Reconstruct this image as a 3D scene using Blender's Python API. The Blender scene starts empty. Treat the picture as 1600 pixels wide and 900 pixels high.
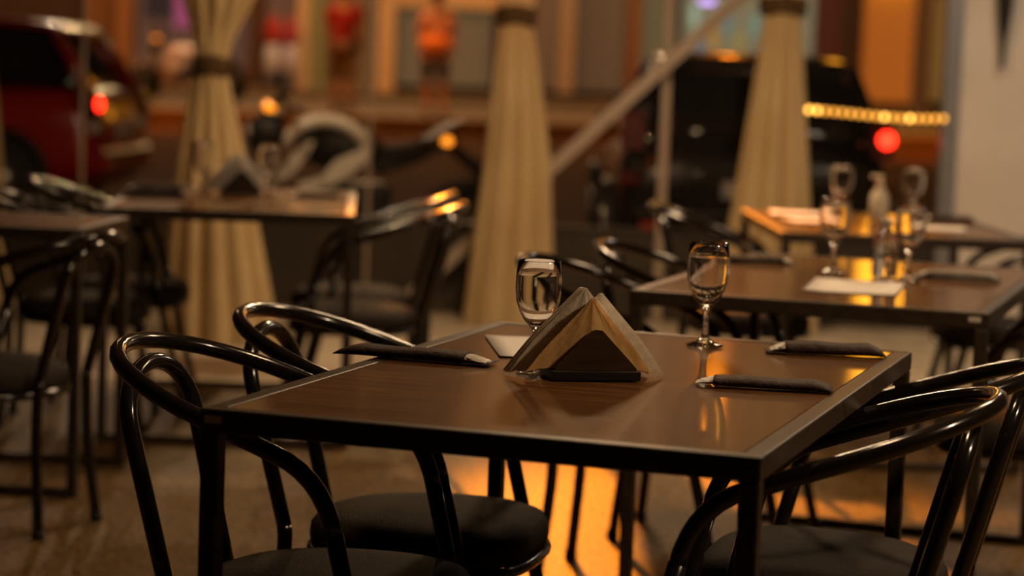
import bpy, bmesh, math, random
from mathutils import Vector, Matrix
random.seed(7)
PI = math.pi
sc = bpy.context.scene
C = sc.collection

# ------------------------------------------------------------------ camera
F_PX, PITCH, ROLL, CAM_H = 3646.4, 0.0955, 0.0373, 1.2445
cp, sp, cr, sr = math.cos(PITCH), math.sin(PITCH), math.cos(ROLL), math.sin(ROLL)
right0, down0, fwd = Vector((1, 0, 0)), Vector((0, -sp, -cp)), Vector((0, cp, -sp))
right = cr * right0 - sr * down0
down = sr * right0 + cr * down0
cam = bpy.data.cameras.new('camera')
cam_o = bpy.data.objects.new('camera', cam); C.objects.link(cam_o)
m3 = Matrix((right, -down, -fwd)).transposed()
cam_o.matrix_world = Matrix.Translation((0, 0, CAM_H)) @ m3.to_4x4()
cam.sensor_width = 36; cam.lens = F_PX * 36 / 1600
cam.clip_end = 300; cam.clip_start = 0.05
cam.dof.use_dof = True; cam.dof.focus_distance = 3.72; cam.dof.aperture_fstop = 2.7
cam.dof.aperture_blades = 0
sc.camera = cam_o

# ------------------------------------------------------------------ world, lights, exposure
w = bpy.data.worlds.new('night'); sc.world = w; w.use_nodes = True
bg = w.node_tree.nodes['Background']
bg.inputs[0].default_value = (0.10, 0.055, 0.03, 1); bg.inputs[1].default_value = 0.10
sc.view_settings.view_transform = 'Standard'; sc.view_settings.look = 'None'
sc.view_settings.exposure = 0.0; sc.view_settings.gamma = 1.0
sc.view_settings.use_curve_mapping = False

def lamp(name, kind, loc, energy, col, size=0.1, target=None, angle=None, blend=0.3):
    l = bpy.data.lights.new(name, kind); l.energy = energy; l.color = col
    if kind == 'AREA': l.shape = 'DISK'; l.size = size
    else: l.shadow_soft_size = size
    if kind == 'SPOT': l.spot_size = angle; l.spot_blend = blend
    o = bpy.data.objects.new(name, l); C.objects.link(o); o.location = loc
    if target is not None:
        o.rotation_euler = (Vector(target) - Vector(loc)).to_track_quat('-Z', 'Y').to_euler()
    return o
SODIUM = (1.0, 0.25, 0.008); WARM = (1.0, 0.66, 0.37); SOFT = (1.0, 0.80, 0.60)
# sodium street lamp across the road, shining in over the skirt of the terrace
lamp('street_lamp_and_fill', 'SPOT', (-1.65, 25.0, 6.6), 33000, SODIUM, 0.10, (0.66, 6.0, 0.5), math.radians(6.6), 0.5)
lamp('street_lamp_and_fill', 'SPOT', (2.40, 27.0, 4.5), 160, SODIUM, 0.10, (0.1, 4.3, 0.6), math.radians(7.5), 0.5)  # lower sodium spot, added to put orange edges on the chair rails
# unseen sodium spots, left and right, added to light the far shopfronts
lamp('street_lamp_and_fill', 'SPOT', (-9.0, 29.0, 8.0), 3400, SODIUM, 0.25, (-8.0, 37.0, 0.5), math.radians(110), 0.5)
lamp('street_lamp_and_fill', 'SPOT', (7.5, 29.0, 8.0), 3400, SODIUM, 0.25, (7.5, 37.0, 0.5), math.radians(110), 0.5)
# ceiling lamps of the dining terrace
lamp('ceiling_lamp_light', 'AREA', (1.65, 6.1, 2.62), 34, WARM, 0.6, (1.75, 6.4, 0))
lamp('ceiling_lamp_light', 'AREA', (2.1, 2.85, 2.35), 30, (1.0, .70, .44), 0.16, (1.0, 3.4, 0.6))
lamp('ceiling_lamp_light', 'AREA', (0.35, 3.95, 2.60), 13, WARM, 0.3, (0.6, 4.05, 0))
# unseen fill spot added to brighten the parked car and motorcycle
lamp('vehicle_fill', 'SPOT', (-1.9, 11.95, 2.9), 100, (1.0, .70, .42), 0.1, (-2.0, 15.0, 0.4), math.radians(120), 0.4)
lamp('ceiling_lamp_light', 'AREA', (0.35, 8.9, 2.66), 66, WARM, 0.5, (0.35, 9.1, 0))
lamp('ceiling_lamp_light', 'AREA', (-1.9, 9.4, 2.62), 5, WARM, 0.35, (-1.9, 9.4, 0))
lamp('ceiling_lamp_light', 'AREA', (2.6, 9.9, 2.62), 20, (1.0, .80, .60), 0.35, (2.6, 10.0, 0))

# ------------------------------------------------------------------ materials
MATS = {}
def mat(name, col, rough=0.5, metal=0.0, spec=0.5, emit=None, es=0.0, trans=0.0, ior=1.45, coat=0.0, alpha=1.0, sheen=0.0):
    if name in MATS: return MATS[name]
    m = bpy.data.materials.new(name); m.use_nodes = True
    b = m.node_tree.nodes['Principled BSDF']
    b.inputs['Base Color'].default_value = (*col, 1)
    b.inputs['Roughness'].default_value = rough; b.inputs['Metallic'].default_value = metal
    b.inputs['Specular IOR Level'].default_value = spec; b.inputs['IOR'].default_value = ior
    b.inputs['Transmission Weight'].default_value = trans; b.inputs['Coat Weight'].default_value = coat
    if emit: b.inputs['Emission Color'].default_value = (*emit, 1); b.inputs['Emission Strength'].default_value = es
    MATS[name] = m; return m

def noisy(name, c1, c2, scale=(10, 10, 10), rough=0.5, spec=0.5, bump=0.0, bscale=60, detail=6, coat=0.0, rvar=0.0, lo=0.35, hi=0.65, metal=0.0):
    if name in MATS: return MATS[name]
    m = mat(name, c1, rough, metal, spec, coat=coat); nt = m.node_tree; N = nt.nodes; L = nt.links
    b = N['Principled BSDF']
    tc = N.new('ShaderNodeTexCoord'); mp = N.new('ShaderNodeMapping'); mp.inputs['Scale'].default_value = scale
    L.new(tc.outputs['Object'], mp.inputs[0])
    no = N.new('ShaderNodeTexNoise'); no.inputs['Scale'].default_value = 1; no.inputs['Detail'].default_value = detail
    L.new(mp.outputs[0], no.inputs['Vector'])
    cr_ = N.new('ShaderNodeValToRGB'); cr_.color_ramp.elements[0].position = lo; cr_.color_ramp.elements[1].position = hi
    cr_.color_ramp.elements[0].color = (*c1, 1); cr_.color_ramp.elements[1].color = (*c2, 1)
    L.new(no.outputs[0], cr_.inputs[0]); L.new(cr_.outputs[0], b.inputs['Base Color'])
    if rvar:
        mr = N.new('ShaderNodeMapRange'); mr.inputs[3].default_value = rough - rvar; mr.inputs[4].default_value = rough + rvar
        mr.inputs[1].default_value = 0.3; mr.inputs[2].default_value = 0.7
        L.new(no.outputs[0], mr.inputs[0]); L.new(mr.outputs[0], b.inputs['Roughness'])
    if bump:
        n2 = N.new('ShaderNodeTexNoise'); n2.inputs['Scale'].default_value = bscale; n2.inputs['Detail'].default_value = 4
        L.new(tc.outputs['Object'], n2.inputs['Vector'])
        bp = N.new('ShaderNodeBump'); bp.inputs['Strength'].default_value = bump; bp.inputs['Distance'].default_value = 0.01
        L.new(n2.outputs[0], bp.inputs['Height']); L.new(bp.outputs[0], b.inputs['Normal'])
    return m

M_TUBE = mat('black_lacquered_tube', (0.010, 0.008, 0.007), 0.16, 0, 0.6, coat=0.3)
M_RUBBER = mat('black_rubber', (0.012, 0.011, 0.010), 0.7)
M_SEAT = noisy('dark_brown_leatherette', (0.030, 0.024, 0.020), (0.042, 0.034, 0.028), (14, 14, 14), 0.66, 0.07, 0.25, 220)
M_STEEL = noisy('black_painted_steel', (0.024, 0.016, 0.010), (0.040, 0.027, 0.016), (30, 30, 30), 0.42, 0.45)
M_WOOD = noisy('dark_walnut_veneer', (0.066, 0.030, 0.010), (0.125, 0.060, 0.021), (3.0, 55, 20), 0.5, 0.06, 0.03, 90, 8, coat=0.5, rvar=0.06)
M_WOOD.node_tree.nodes['Principled BSDF'].inputs['Coat Tint'].default_value = (1.0, 0.85, 0.66, 1)
M_WOOD.node_tree.nodes['Principled BSDF'].inputs['Coat Roughness'].default_value = 0.08
M_WOOD.node_tree.nodes['Principled BSDF'].inputs['Coat IOR'].default_value = 1.4
M_GLASS = mat('clear_glass', (1, 1, 1), 0.0, 0, 0.5, trans=1.0, ior=1.47)
M_PLASTIC = mat('clear_plastic', (0.95, 0.95, 0.95), 0.06, 0, 0.5, trans=1.0, ior=1.3)
M_CLOUDY = mat('cloudy_white_plastic', (0.62, 0.55, 0.42), 0.35, 0, 0.5)
M_NAPKIN = noisy('cream_tissue_paper', (0.66, 0.57, 0.43), (0.80, 0.71, 0.56), (6, 6, 60), 0.8, 0.2, 0.15, 120)
M_NAPKIN2 = noisy('tissue_painted_gold_light', (0.72, 0.44, 0.15), (0.84, 0.56, 0.24), (70, 70, 8), 0.75, 0.2, 0.1, 100)  # cream paper with the golden light on it put into the colour
M_POUCH = noisy('dark_brown_embossed_paper', (0.026, 0.016, 0.013), (0.050, 0.033, 0.027), (60, 60, 60), 0.6, 0.2, 0.35, 160)
M_WHITEP = noisy('white_tissue', (0.62, 0.58, 0.52), (0.75, 0.72, 0.66), (40, 40, 40), 0.7, 0.3, 0.3, 120)
M_HOLDER = noisy('black_stained_wood', (0.030, 0.016, 0.007), (0.055, 0.031, 0.013), (12, 12, 50), 0.32, 0.5)
M_HBASE = mat('black_wood_base', (0.010, 0.008, 0.007), 0.4)
M_STICKER = mat('white_sticker', (0.55, 0.48, 0.40), 0.6)
M_FLOOR = noisy('speckled_stone_floor', (0.065, 0.036, 0.010), (0.22, 0.125, 0.036), (42, 42, 42), 0.5, 0.25, 0.6, 90, 8, lo=0.42, hi=0.60)
M_BAND = noisy('brown_floor_tile', (0.14, 0.085, 0.045), (0.21, 0.13, 0.075), (9, 9, 9), 0.55, 0.4)
M_PALE = noisy('pale_concrete', (0.34, 0.27, 0.18), (0.46, 0.38, 0.27), (7, 7, 7), 0.7, 0.3, 0.2, 40)
M_SKIRT = noisy('dark_vinyl_skirt', (0.030, 0.022, 0.015), (0.045, 0.034, 0.023), (4, 4, 4), 0.45, 0.4)
M_CURTAIN = noisy('cream_curtain_cloth', (0.55, 0.40, 0.20), (0.66, 0.50, 0.27), (6, 6, 3), 0.85, 0.2, 0.1, 200)
M_TIE = noisy('brown_tieback_cloth', (0.045, 0.025, 0.010), (0.09, 0.05, 0.018), (40, 40, 40), 0.8, 0.2)
M_PAINTED = mat('beige_painted_steel', (0.36, 0.28, 0.21), 0.5)
def translucent(m, f, col):
    nt = m.node_tree; N = nt.nodes; L = nt.links; b = N['Principled BSDF']; out = N['Material Output']
    tr = N.new('ShaderNodeBsdfTranslucent'); tr.inputs[0].default_value = (*col, 1); mx = N.new('ShaderNodeMixShader'); mx.inputs[0].default_value = f
    L.new(b.outputs[0], mx.inputs[1]); L.new(tr.outputs[0], mx.inputs[2]); L.new(mx.outputs[0], out.inputs[0])
translucent(M_NAPKIN, 0.2, (0.75, 0.62, 0.42)); translucent(M_NAPKIN2, 0.25, (0.85, 0.46, 0.10)); translucent(M_CURTAIN, 0.30, (0.62, 0.44, 0.20))
M_ALU = mat('grey_aluminium', (0.34, 0.34, 0.35), 0.35, 0.6)
M_WALL = noisy('off_white_plaster', (0.66, 0.58, 0.49), (0.72, 0.64, 0.55), (3, 3, 3), 0.8, 0.2)
M_CEIL = mat('canvas_ceiling', (0.26, 0.16, 0.075), 0.9)
M_IRON = mat('wrought_black_iron', (0.012, 0.010, 0.009), 0.5)

def clear_pane():
    m = bpy.data.materials.new('clear_vinyl_pane'); m.use_nodes = True; nt = m.node_tree; N = nt.nodes; L = nt.links
    for n in list(N): N.remove(n)
    out = N.new('ShaderNodeOutputMaterial'); mx = N.new('ShaderNodeMixShader')
    t = N.new('ShaderNodeBsdfTransparent'); t.inputs[0].default_value = (0.93, 0.92, 0.90, 1)
    g = N.new('ShaderNodeBsdfGlossy'); g.inputs['Roughness'].default_value = 0.30
    mx.inputs[0].default_value = 0.006; L.new(t.outputs[0], mx.inputs[1]); L.new(g.outputs[0], mx.inputs[2])
    L.new(mx.outputs[0], out.inputs[0]); return m
M_PANE = clear_pane()

# ------------------------------------------------------------------ helpers
def obj(name, verts, faces, m, parent=None, smooth=True, loc=None):
    me = bpy.data.meshes.new(name); me.from_pydata([tuple(v) for v in verts], [], faces); me.update()
    bm = bmesh.new(); bm.from_mesh(me); bmesh.ops.recalc_face_normals(bm, faces=bm.faces); bm.to_mesh(me); bm.free()
    if smooth: me.polygons.foreach_set('use_smooth', [True] * len(me.polygons))
    o = bpy.data.objects.new(name, me); C.objects.link(o); me.materials.append(m)
    if parent: o.parent = parent
    if loc: o.location = loc
    return o

def mesh_bm(name, bm, m, parent=None, smooth=False):
    me = bpy.data.meshes.new(name); bm.to_mesh(me); bm.free()
    if smooth: me.polygons.foreach_set('use_smooth', [True] * len(me.polygons))
    o = bpy.data.objects.new(name, me); C.objects.link(o); me.materials.append(m)
    if parent: o.parent = parent
    return o

def box(name, lo, hi, m, parent=None, bevel=0.0, seg=2):
    bm = bmesh.new(); bmesh.ops.create_cube(bm, size=1)
    s = [hi[i] - lo[i] for i in range(3)]; c = [(hi[i] + lo[i]) / 2 for i in range(3)]
    for v in bm.verts: v.co = Vector((v.co.x * s[0] + c[0], v.co.y * s[1] + c[1], v.co.z * s[2] + c[2]))
    if bevel: bmesh.ops.bevel(bm, geom=list(bm.edges), offset=bevel, segments=seg, affect='EDGES', profile=0.5)
    bmesh.ops.recalc_face_normals(bm, faces=bm.faces)
    return mesh_bm(name, bm, m, parent)

def catmull(P, n=6):
    P = [Vector(p) for p in P]; out = []
    for i in range(len(P) - 1):
        p0, p1, p2, p3 = P[max(i - 1, 0)], P[i], P[i + 1], P[min(i + 2, len(P) - 1)]
        for k in range(n):
            t = k / n
            out.append(0.5 * (2 * p1 + (p2 - p0) * t + (2 * p0 - 5 * p1 + 4 * p2 - p3) * t * t + (3 * p1 - p0 - 3 * p2 + p3) * t ** 3))
    out.append(P[-1]); return out

def tube_data(P, r, sides=12, closed=False, caps=True):
    P = [Vector(p) for p in P]; n = len(P); V = []; Fc = []
    rr = r if isinstance(r, (list, tuple)) else [r] * n
    T = []
    for i in range(n):
        a = P[(i - 1) % n] if closed or i > 0 else P[i]; b = P[(i + 1) % n] if closed or i < n - 1 else P[i]
        T.append((b - a).normalized())
    up = Vector((0, 0, 1)) if abs(T[0].z) < 0.9 else Vector((1, 0, 0))
    nrm = (up - T[0] * up.dot(T[0])).normalized()
    for i in range(n):
        nrm = (nrm - T[i] * nrm.dot(T[i])).normalized(); bi = T[i].cross(nrm)
        for k in range(sides):
            a = 2 * PI * k / sides
            V.append(P[i] + (nrm * math.cos(a) + bi * math.sin(a)) * rr[i])
    for i in range(n if closed else n - 1):
        j = (i + 1) % n
        for k in range(sides):
            k2 = (k + 1) % sides
            Fc.append((i * sides + k, i * sides + k2, j * sides + k2, j * sides + k))
    if caps and not closed:
        Fc.append(tuple(range(sides - 1, -1, -1))); Fc.append(tuple(range((n - 1) * sides, n * sides)))
    return V, Fc

def tube(name, P, r, m, parent=None, sides=12, closed=False):
    V, Fc = tube_data(P, r, sides, closed); return obj(name, V, Fc, m, parent)

def lathe(name, prof, m, parent=None, n=32, loc=None, axis='z'):
    V = []; Fc = []
    for (r, z) in prof:
        for k in range(n):
            a = 2 * PI * k / n
            V.append((r * math.cos(a), r * math.sin(a), z))
    for i in range(len(prof) - 1):
        for k in range(n):
            k2 = (k + 1) % n
            Fc.append((i * n + k, i * n + k2, (i + 1) * n + k2, (i + 1) * n + k))
    if prof[0][0] > 1e-6: Fc.append(tuple(range(n)))
    if prof[-1][0] > 1e-6: Fc.append(tuple((len(prof) - 1) * n + k for k in range(n)))
    if axis == 'y': V = [(v[0], v[2], v[1]) for v in V]
    if axis == 'x': V = [(v[2], v[0], v[1]) for v in V]
    o = obj(name, V, Fc, m, parent)
    bm = bmesh.new(); bm.from_mesh(o.data); bmesh.ops.remove_doubles(bm, verts=bm.verts, dist=1e-6)
    bmesh.ops.recalc_face_normals(bm, faces=bm.faces); bm.to_mesh(o.data); bm.free()
    o.data.polygons.foreach_set('use_smooth', [True] * len(o.data.polygons))
    if loc: o.location = loc
    return o

def extrude(name, pts, y0, y1, m, parent=None, plane='xz', bevel=0.0):
    """outline in a plane given thickness along the third axis"""
    bm = bmesh.new()
    def mk(a, b, t):
        return (a, t, b) if plane == 'xz' else ((t, a, b) if plane == 'yz' else (a, b, t))
    f0 = bm.faces.new([bm.verts.new(mk(a, b, y0)) for a, b in pts])
    r = bmesh.ops.extrude_face_region(bm, geom=[f0])
    d = Vector(mk(0, 0, y1)) - Vector(mk(0, 0, y0))
    for v in r['geom']:
        if isinstance(v, bmesh.types.BMVert): v.co += d
    if bevel: bmesh.ops.bevel(bm, geom=list(bm.edges), offset=bevel, segments=2, affect='EDGES')
    bmesh.ops.recalc_face_normals(bm, faces=bm.faces)
    return mesh_bm(name, bm, m, parent, smooth=False)

def tag(o, label, cat, group=None):
    o['label'] = label; o['category'] = cat
    if group: o['group'] = group
    return o
def thing(name, label, cat, loc=(0, 0, 0), rz=0.0, group=None):
    o = bpy.data.objects.new(name, None); C.objects.link(o); o.empty_display_size = 0.1
    o.location = loc; o.rotation_euler = (0, 0, rz)
    return tag(o, label, cat, group)
def struct(o, label=None):
    o['kind'] = 'structure'
    if label: o['label'] = label
    return o
def dup(root, loc, rz, label, group=None):
    r = root.copy(); C.objects.link(r); r.location = loc; r.rotation_euler = (0, 0, rz); r['label'] = label
    if group: r['group'] = group
    for ch in list(root.children):
        c = ch.copy(); C.objects.link(c); c.parent = r
        for g in list(ch.children):
            d = g.copy(); C.objects.link(d); d.parent = c
    return r

# ------------------------------------------------------------------ the setting: terrace
struct(box('floor', (-7, -2.5, -0.06), (7, 8.82, 0.0), M_FLOOR))
tile_w = 0.6
fb = struct(box('floor_border', (-7, 8.82, -0.06), (7, 11.62, -0.006), M_BAND), 'brown and pale floor border along the clear wall')
for row, (y0, y1, mm) in enumerate(((8.82, 8.95, M_PALE), (8.96, 9.50, M_BAND), (9.51, 9.72, M_PALE), (9.74, 10.6, M_PALE), (10.61, 11.58, M_PALE))):
    x = -3.6
    while x < 3.6:
        box('tile', (x, y0, -0.006), (x + 0.892, y1, 0.0), mm, fb); x += 0.9
struct(box('ceiling', (-7, -2.5, 2.75), (7, 11.7, 2.83), M_CEIL))
struct(box('wall_right', (2.16, 11.52, 0.0), (6.5, 11.62, 2.75), M_WALL))
struct(box('trim_1', (2.085, 11.50, 0.0), (2.16, 11.60, 2.75), M_ALU))
struct(box('wall_back', (-7, 11.56, 0.0), (2.085, 11.60, 0.447), M_SKIRT))
struct(box('trim_2', (-7, 11.545, 0.437), (2.085, 11.615, 0.455), M_SKIRT))
struct(box('added_light_block', (-7, 11.545, 2.33), (2.085, 11.615, 2.75), M_CEIL), 'added opaque band above the clear panes, blocking street light')  # unseen band, added to keep street light off seats and front table
# clear vinyl panes between thin posts
posts = [(-3.60, .016), (-2.145, .009), (-0.728, .012), (0.722, .030)]
edges_x = [-7.0] + [p[0] for p in posts] + [2.085]
for i in range(len(edges_x) - 1):
    struct(box('window_%d' % (i + 1), (edges_x[i] + 0.02, 11.578, 0.455), (edges_x[i + 1] - 0.02, 11.582, 2.33), M_PANE))
for i, (px, r) in enumerate(posts):
    struct(box('trim_%d' % (i + 3), (px - r * .7, 11.50, 0.0), (px + r * .7, 11.54, 2.75), M_PAINTED, bevel=0.003))
# diagonal brace
a, b = Vector((-0.597, 11.44, 0.0)), Vector((2.10, 11.44, 2.62))
d = (b - a).normalized(); n = Vector((-d.z, 0, d.x)) * 0.030
V = []
for p in (a, b):
    for sgn, yy in ((1, -.025), (1, .025), (-1, .025), (-1, -.025)): V.append(p + n * sgn + Vector((0, yy, 0)))
br = obj('trim_7', V, [(0, 1, 2, 3), (7, 6, 5, 4), (0, 4, 5, 1), (1, 5, 6, 2), (2, 6, 7, 3), (3, 7, 4, 0)], M_PAINTED, smooth=False)
struct(br, 'beige diagonal steel brace across the clear wall')

# ------------------------------------------------------------------ the setting: street
M_ROAD = noisy('worn_asphalt', (0.085, 0.034, 0.012), (0.12, 0.050, 0.019), (2, 2, 2), 0.9, 0.05, 0.3, 30)
M_SIDE = noisy('far_pavement', (0.12, 0.10, 0.07), (0.17, 0.14, 0.10), (1.5, 1.5, 1.5), 0.75, 0.3)
M_KERB = noisy('yellow_painted_kerb', (0.26, 0.15, 0.025), (0.32, 0.19, 0.035), (2, 2, 2), 0.7, 0.3)
road_p = [(11.62, 0.0), (18.0, 0.0), (24.0, 0.09), (31.5, 0.25), (31.5, -0.1), (11.62, -0.1)]
struct(extrude('road', road_p, -40, 40, M_ROAD, None, 'yz'), 'brown asphalt street outside the clear wall')
kb = struct(box('kerb', (-40, 31.5, -0.1), (40, 31.75, 0.40), M_KERB), 'yellow painted kerb across the street')
for i in range(14):
    box('kerb_stone', (-13.0 + i * 2.0, 31.46, 0.2), (-13.0 + i * 2.0 + 1.97, 31.76, 0.48), M_KERB, kb, bevel=0.02)
struct(box('pavement', (-40, 31.75, -0.1), (40, 44.0, 0.47), M_SIDE), 'grey pavement in front of the far shops')
struct(box('shop_step', (-40, 44.0, -0.1), (40, 60.0, 0.60), M_SIDE), 'raised pavement step in front of the shops')

# ------------------------------------------------------------------ far shops
FY = 48.0
def fx(px, Y=FY): return (px - 807.0) * Y / 3640.0
def fz(px, py, Y=FY): return CAM_H - (py - 101.0 - (px - 807) * 0.0373) * Y / 3640.0
shop = thing('shop_building', 'blurred row of lit shopfronts across the street', 'building', (0, FY, 0.6))
def fpart(name, px0, px1, z0, z1, m, dy0=0.0, dy1=0.3, parent=None, bevel=0.0):
    return box(name, (fx(px0), dy0, z0 - 0.6), (fx(px1), dy1, z1 - 0.6), m, parent or shop, bevel)
M_BRN = noisy('brown_plaster', (0.20, 0.10, 0.045), (0.27, 0.14, 0.06), (1, 1, .4), 0.8)
M_DRK = mat('dark_shop_interior', (0.045, 0.026, 0.016), 0.8)
M_CRM = noisy('cream_painted_column', (0.62, 0.46, 0.26), (0.70, 0.54, 0.33), (2, 2, .5), 0.7)
M_GRN = mat('sage_green_door', (0.22, 0.27, 0.16), 0.6)
M_GRYP = mat('grey_pillar', (0.16, 0.13, 0.10), 0.7)
def lit(name, col, s): return mat(name, (0.1, 0.08, 0.05), 0.6, emit=col, es=s)
fpart('wall', -500, 2400, 0.6, 6.0, M_DRK, 0.6, 0.9)
fpart('wall', -500, 132, 0.6, 6.0, mat('dark_brown_wall', (0.07, 0.040, 0.025), 0.8))
fpart('pillar', 132, 178, 0.6, 6.0, M_BRN, -0.1)
fpart('pillar', 180, 203, 0.6, 6.0, mat('tan_pillar', (0.36, 0.18, 0.07), 0.8), -0.25)
fpart('shop_window', 207, 383, 0.95, 3.0, lit('dim_mauve_window', (0.30, 0.18, 0.16), 0.16), 0.3, 0.34)
fpart('stall_riser', 205, 385, 0.6, 0.95, M_BRN, 0.2)
fpart('banner', 222, 262, 1.95, 3.4, mat('navy_banner', (0.03, 0.04, 0.12), 0.7), 0.1, 0.14)
fpart('banner', 268, 291, 1.75, 3.4, lit('pink_banner', (0.75, 0.10, 0.40), 0.35), 0.1, 0.14)
fpart('pillar', 385, 406, 0.6, 6.0, mat('dark_brown_pillar', (0.10, 0.05, 0.025), 0.8), -0.2)
fpart('shop_window', 408, 460, 0.7, 3.0, lit('dim_plum_window', (0.25, 0.12, 0.09), 0.22), 0.3, 0.34)
fpart('pillar', 460, 478, 0.6, 6.0, M_CRM, -0.1)
fpart('door_panel', 479, 503, 0.6, 2.9, M_GRN, 0.0)
fpart('shop_window', 505, 588, 0.6, 3.0, lit('amber_window', (0.40, 0.16, 0.05), 0.20), 0.3, 0.34)
fpart('pillar', 588, 613, 0.35, 6.0, M_CRM, -0.6, 0.1)
fpart('shop_window', 614, 762, 0.75, 2.3, lit('khaki_window', (0.34, 0.24, 0.12), 0.26), 0.3, 0.34)
fpart('lintel', 612, 800, 2.33, 2.9, M_CRM, -0.3)
fpart('pillar', 762, 800, 0.6, 6.0, M_DRK, -0.2)
fpart('shop_window', 802, 866, 0.75, 3.0, lit('rust_window', (0.30, 0.15, 0.08), 0.20), 0.3, 0.34)
fpart('pillar', 866, 890, 0.7, 6.0, mat('stone_pillar', (0.40, 0.33, 0.24), 0.8), -0.2)
fpart('shop_window', 892, 968, 0.75, 3.0, lit('olive_window', (0.26, 0.18, 0.10), 0.18), 0.3, 0.34)
fpart('pillar', 970, 992, 0.6, 6.0, M_BRN, -0.2)
fpart('shop_window', 994, 1048, 0.8, 3.0, lit('green_window', (0.30, 0.28, 0.14), 0.26), 0.3, 0.34)
fpart('shop_window', 1058, 1262, 1.0, 3.0, lit('teal_window', (0.40, 0.42, 0.26), 0.36), 0.3, 0.34)
for px, py, c in ((1085, 70, (.1, .25, .4)), (1107, 62, (.7, .35, .05)), (1146, 66, (.5, .4, .1)), (1075, 25, (.5, .8, .6)), (1128, 40, (.15, .35, .35)), (1170, 40, (.2, .5, .4))):
    fpart('display_poster', px - 6, px + 6, fz(px, py) - .22, fz(px, py) + .22, lit('poster_%d' % px, c, 0.5), 0.2, 0.24)
fpart('neon_sign', 1082, 1104, fz(1090, 6), fz(1090, -2), lit('lilac_neon', (0.55, 0.35, 1.0), 3.0), 0.05, 0.12)
fpart('stall_riser', 1050, 1265, 0.6, 1.0, mat('red_brown_riser', (0.25, 0.10, 0.05), 0.8), 0.1)
fpart('wall', 1265, 1302, 0.6, 6.0, mat('plum_wall', (0.10, 0.04, 0.05), 0.8))
fpart('pillar', 1302, 1334, 0.6, 6.0, M_DRK, -0.2)
fpart('lit_panel', 1336, 1414, 0.75, 3.09, lit('orange_lit_panel', (0.85, 0.20, 0.02), 0.42), 0.0)
fpart('lit_sign', 1346, 1412, 3.1, 9.0, lit('amber_lit_sign', (1.0, 0.38, 0.018), 8.0), -0.3, 0.0)
fpart('pillar', 1415, 1440, 0.6, 6.0, M_GRYP, -0.2)
fpart('shop_window', 1442, 1485, 0.8, 3.0, lit('golden_window', (0.50, 0.26, 0.06), 0.30), 0.3, 0.34)
fpart('wall', 1486, 2400, 0.6, 6.0, M_BRN)
lamp('far_street_fill', 'POINT', (fx(640), FY - 2.5, 10.0), 1500, (1.0, .62, .28), 0.2)  # unseen fill lights added high up to brighten shopfronts, pavement and people
lamp('far_street_fill', 'POINT', (-2.0, 32.2, 9.0), 1250, (1.0, .58, .27), 0.2)
lamp('far_street_fill', 'POINT', (-5.2, 33.5, 9.0), 800, (1.0, .66, .42), 0.2)
lamp('far_street_fill', 'POINT', (fx(330), FY - 2.5, 10.0), 700, (1.0, .62, .35), 0.2)
# garments in a shop window
def garment(px, label, ctop, cbot):
    t = thing('garment_display', label, 'garment', (fx(px, 47.4), 47.4, 0.6), 0, 'garments in the shop window')
    prof = [(0.10, 0.0), (0.13, 0.25), (0.13, 0.5), (0.12, 0.62)]
    lathe('skirt', [(0.14, 0.28), (0.16, 0.5), (0.13, 0.86), (0.0, 0.87)], cbot, t, 16)
    lathe('top', [(0.13, 0.86), (0.16, 1.0), (0.17, 1.2), (0.10, 1.33), (0.04, 1.38), (0.04, 1.5), (0.0, 1.5)], ctop, t, 16)
    lathe('stand', [(0.13, 0.0), (0.13, 0.02), (0.015, 0.03), (0.015, 0.4), (0.0, 0.4)], M_IRON, t, 12)
garment(421, 'red and pale blue garment on a stand, left one of two beside the cream column', mat('red_cloth', (0.45, 0.04, 0.03), .8), mat('pale_blue_cloth', (0.55, 0.60, 0.72), .8))
garment(449, 'red and pale blue garment on a stand, right one of two, nearest the cream column', mat('plum_cloth', (0.40, 0.05, 0.07), .8), mat('lilac_cloth', (0.50, 0.52, 0.68), .8))

# ------------------------------------------------------------------ tables
def make_table(name, label, pos, yaw, W=0.80, L=1.3125, sticker='left'):
    """origin at near left corner; local x along the near edge, y away"""
    t = thing(name, label, 'table', (pos[0], pos[1], 0), -yaw)
    H, fw, fh = 0.75, 0.030, 0.034
    box('table_top', (fw + .0015, fw + .0015, H - 0.022), (W - fw - .0015, L - fw - .0015, H - 0.001), M_WOOD, t, 0.0012, 1)
    for lo, hi in (((0, 0), (W, fw)), ((0, L - fw), (W, L)), ((0, fw), (fw, L - fw)), ((W - fw, fw), (W, L - fw))):
        box('frame_rail', (lo[0], lo[1], H - fh), (hi[0], hi[1], H), M_STEEL, t, 0.003)
    for x in (0.0, W - fw):
        for y in (0.0, L - fw):
            box('leg', (x + .001, y + .001, 0.0), (x + fw - .001, y + fw - .001, H - fh), M_STEEL, t, 0.003)
    for y in (0.0, L - fw):
        box('base_bar', (fw, y + .002, 0.0), (W - fw, y + fw - .002, 0.026), M_STEEL, t, 0.003)
    if sticker:
        x = 0.008 if sticker == 'left' else W - 0.042
        s = box('corner_sticker', (x, -0.0012, H - 0.020), (x + 0.026, -0.0002, H - 0.009), M_STICKER, t); s['label'] = 'small white sticker'
    return t
T1 = make_table('dining_table', 'dark walnut topped dining table in the foreground with the napkin holder on it', (-0.4303, 3.2327), 0.3128)
T2 = make_table('dining_table', 'second walnut dining table, behind the foreground table, with clear bottle', (0.2637, 5.2311), 0.3137, sticker='right')
TL = make_table('dining_table', 'dark dining table on the left in front of the gathered curtain', (-1.306, 7.341), -0.0637, sticker=None)
T3 = make_table('dining_table', 'farthest dining table at right, near the white wall', (0.846, 7.356), -0.016, W=0.80, L=1.17, sticker=None)
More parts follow.
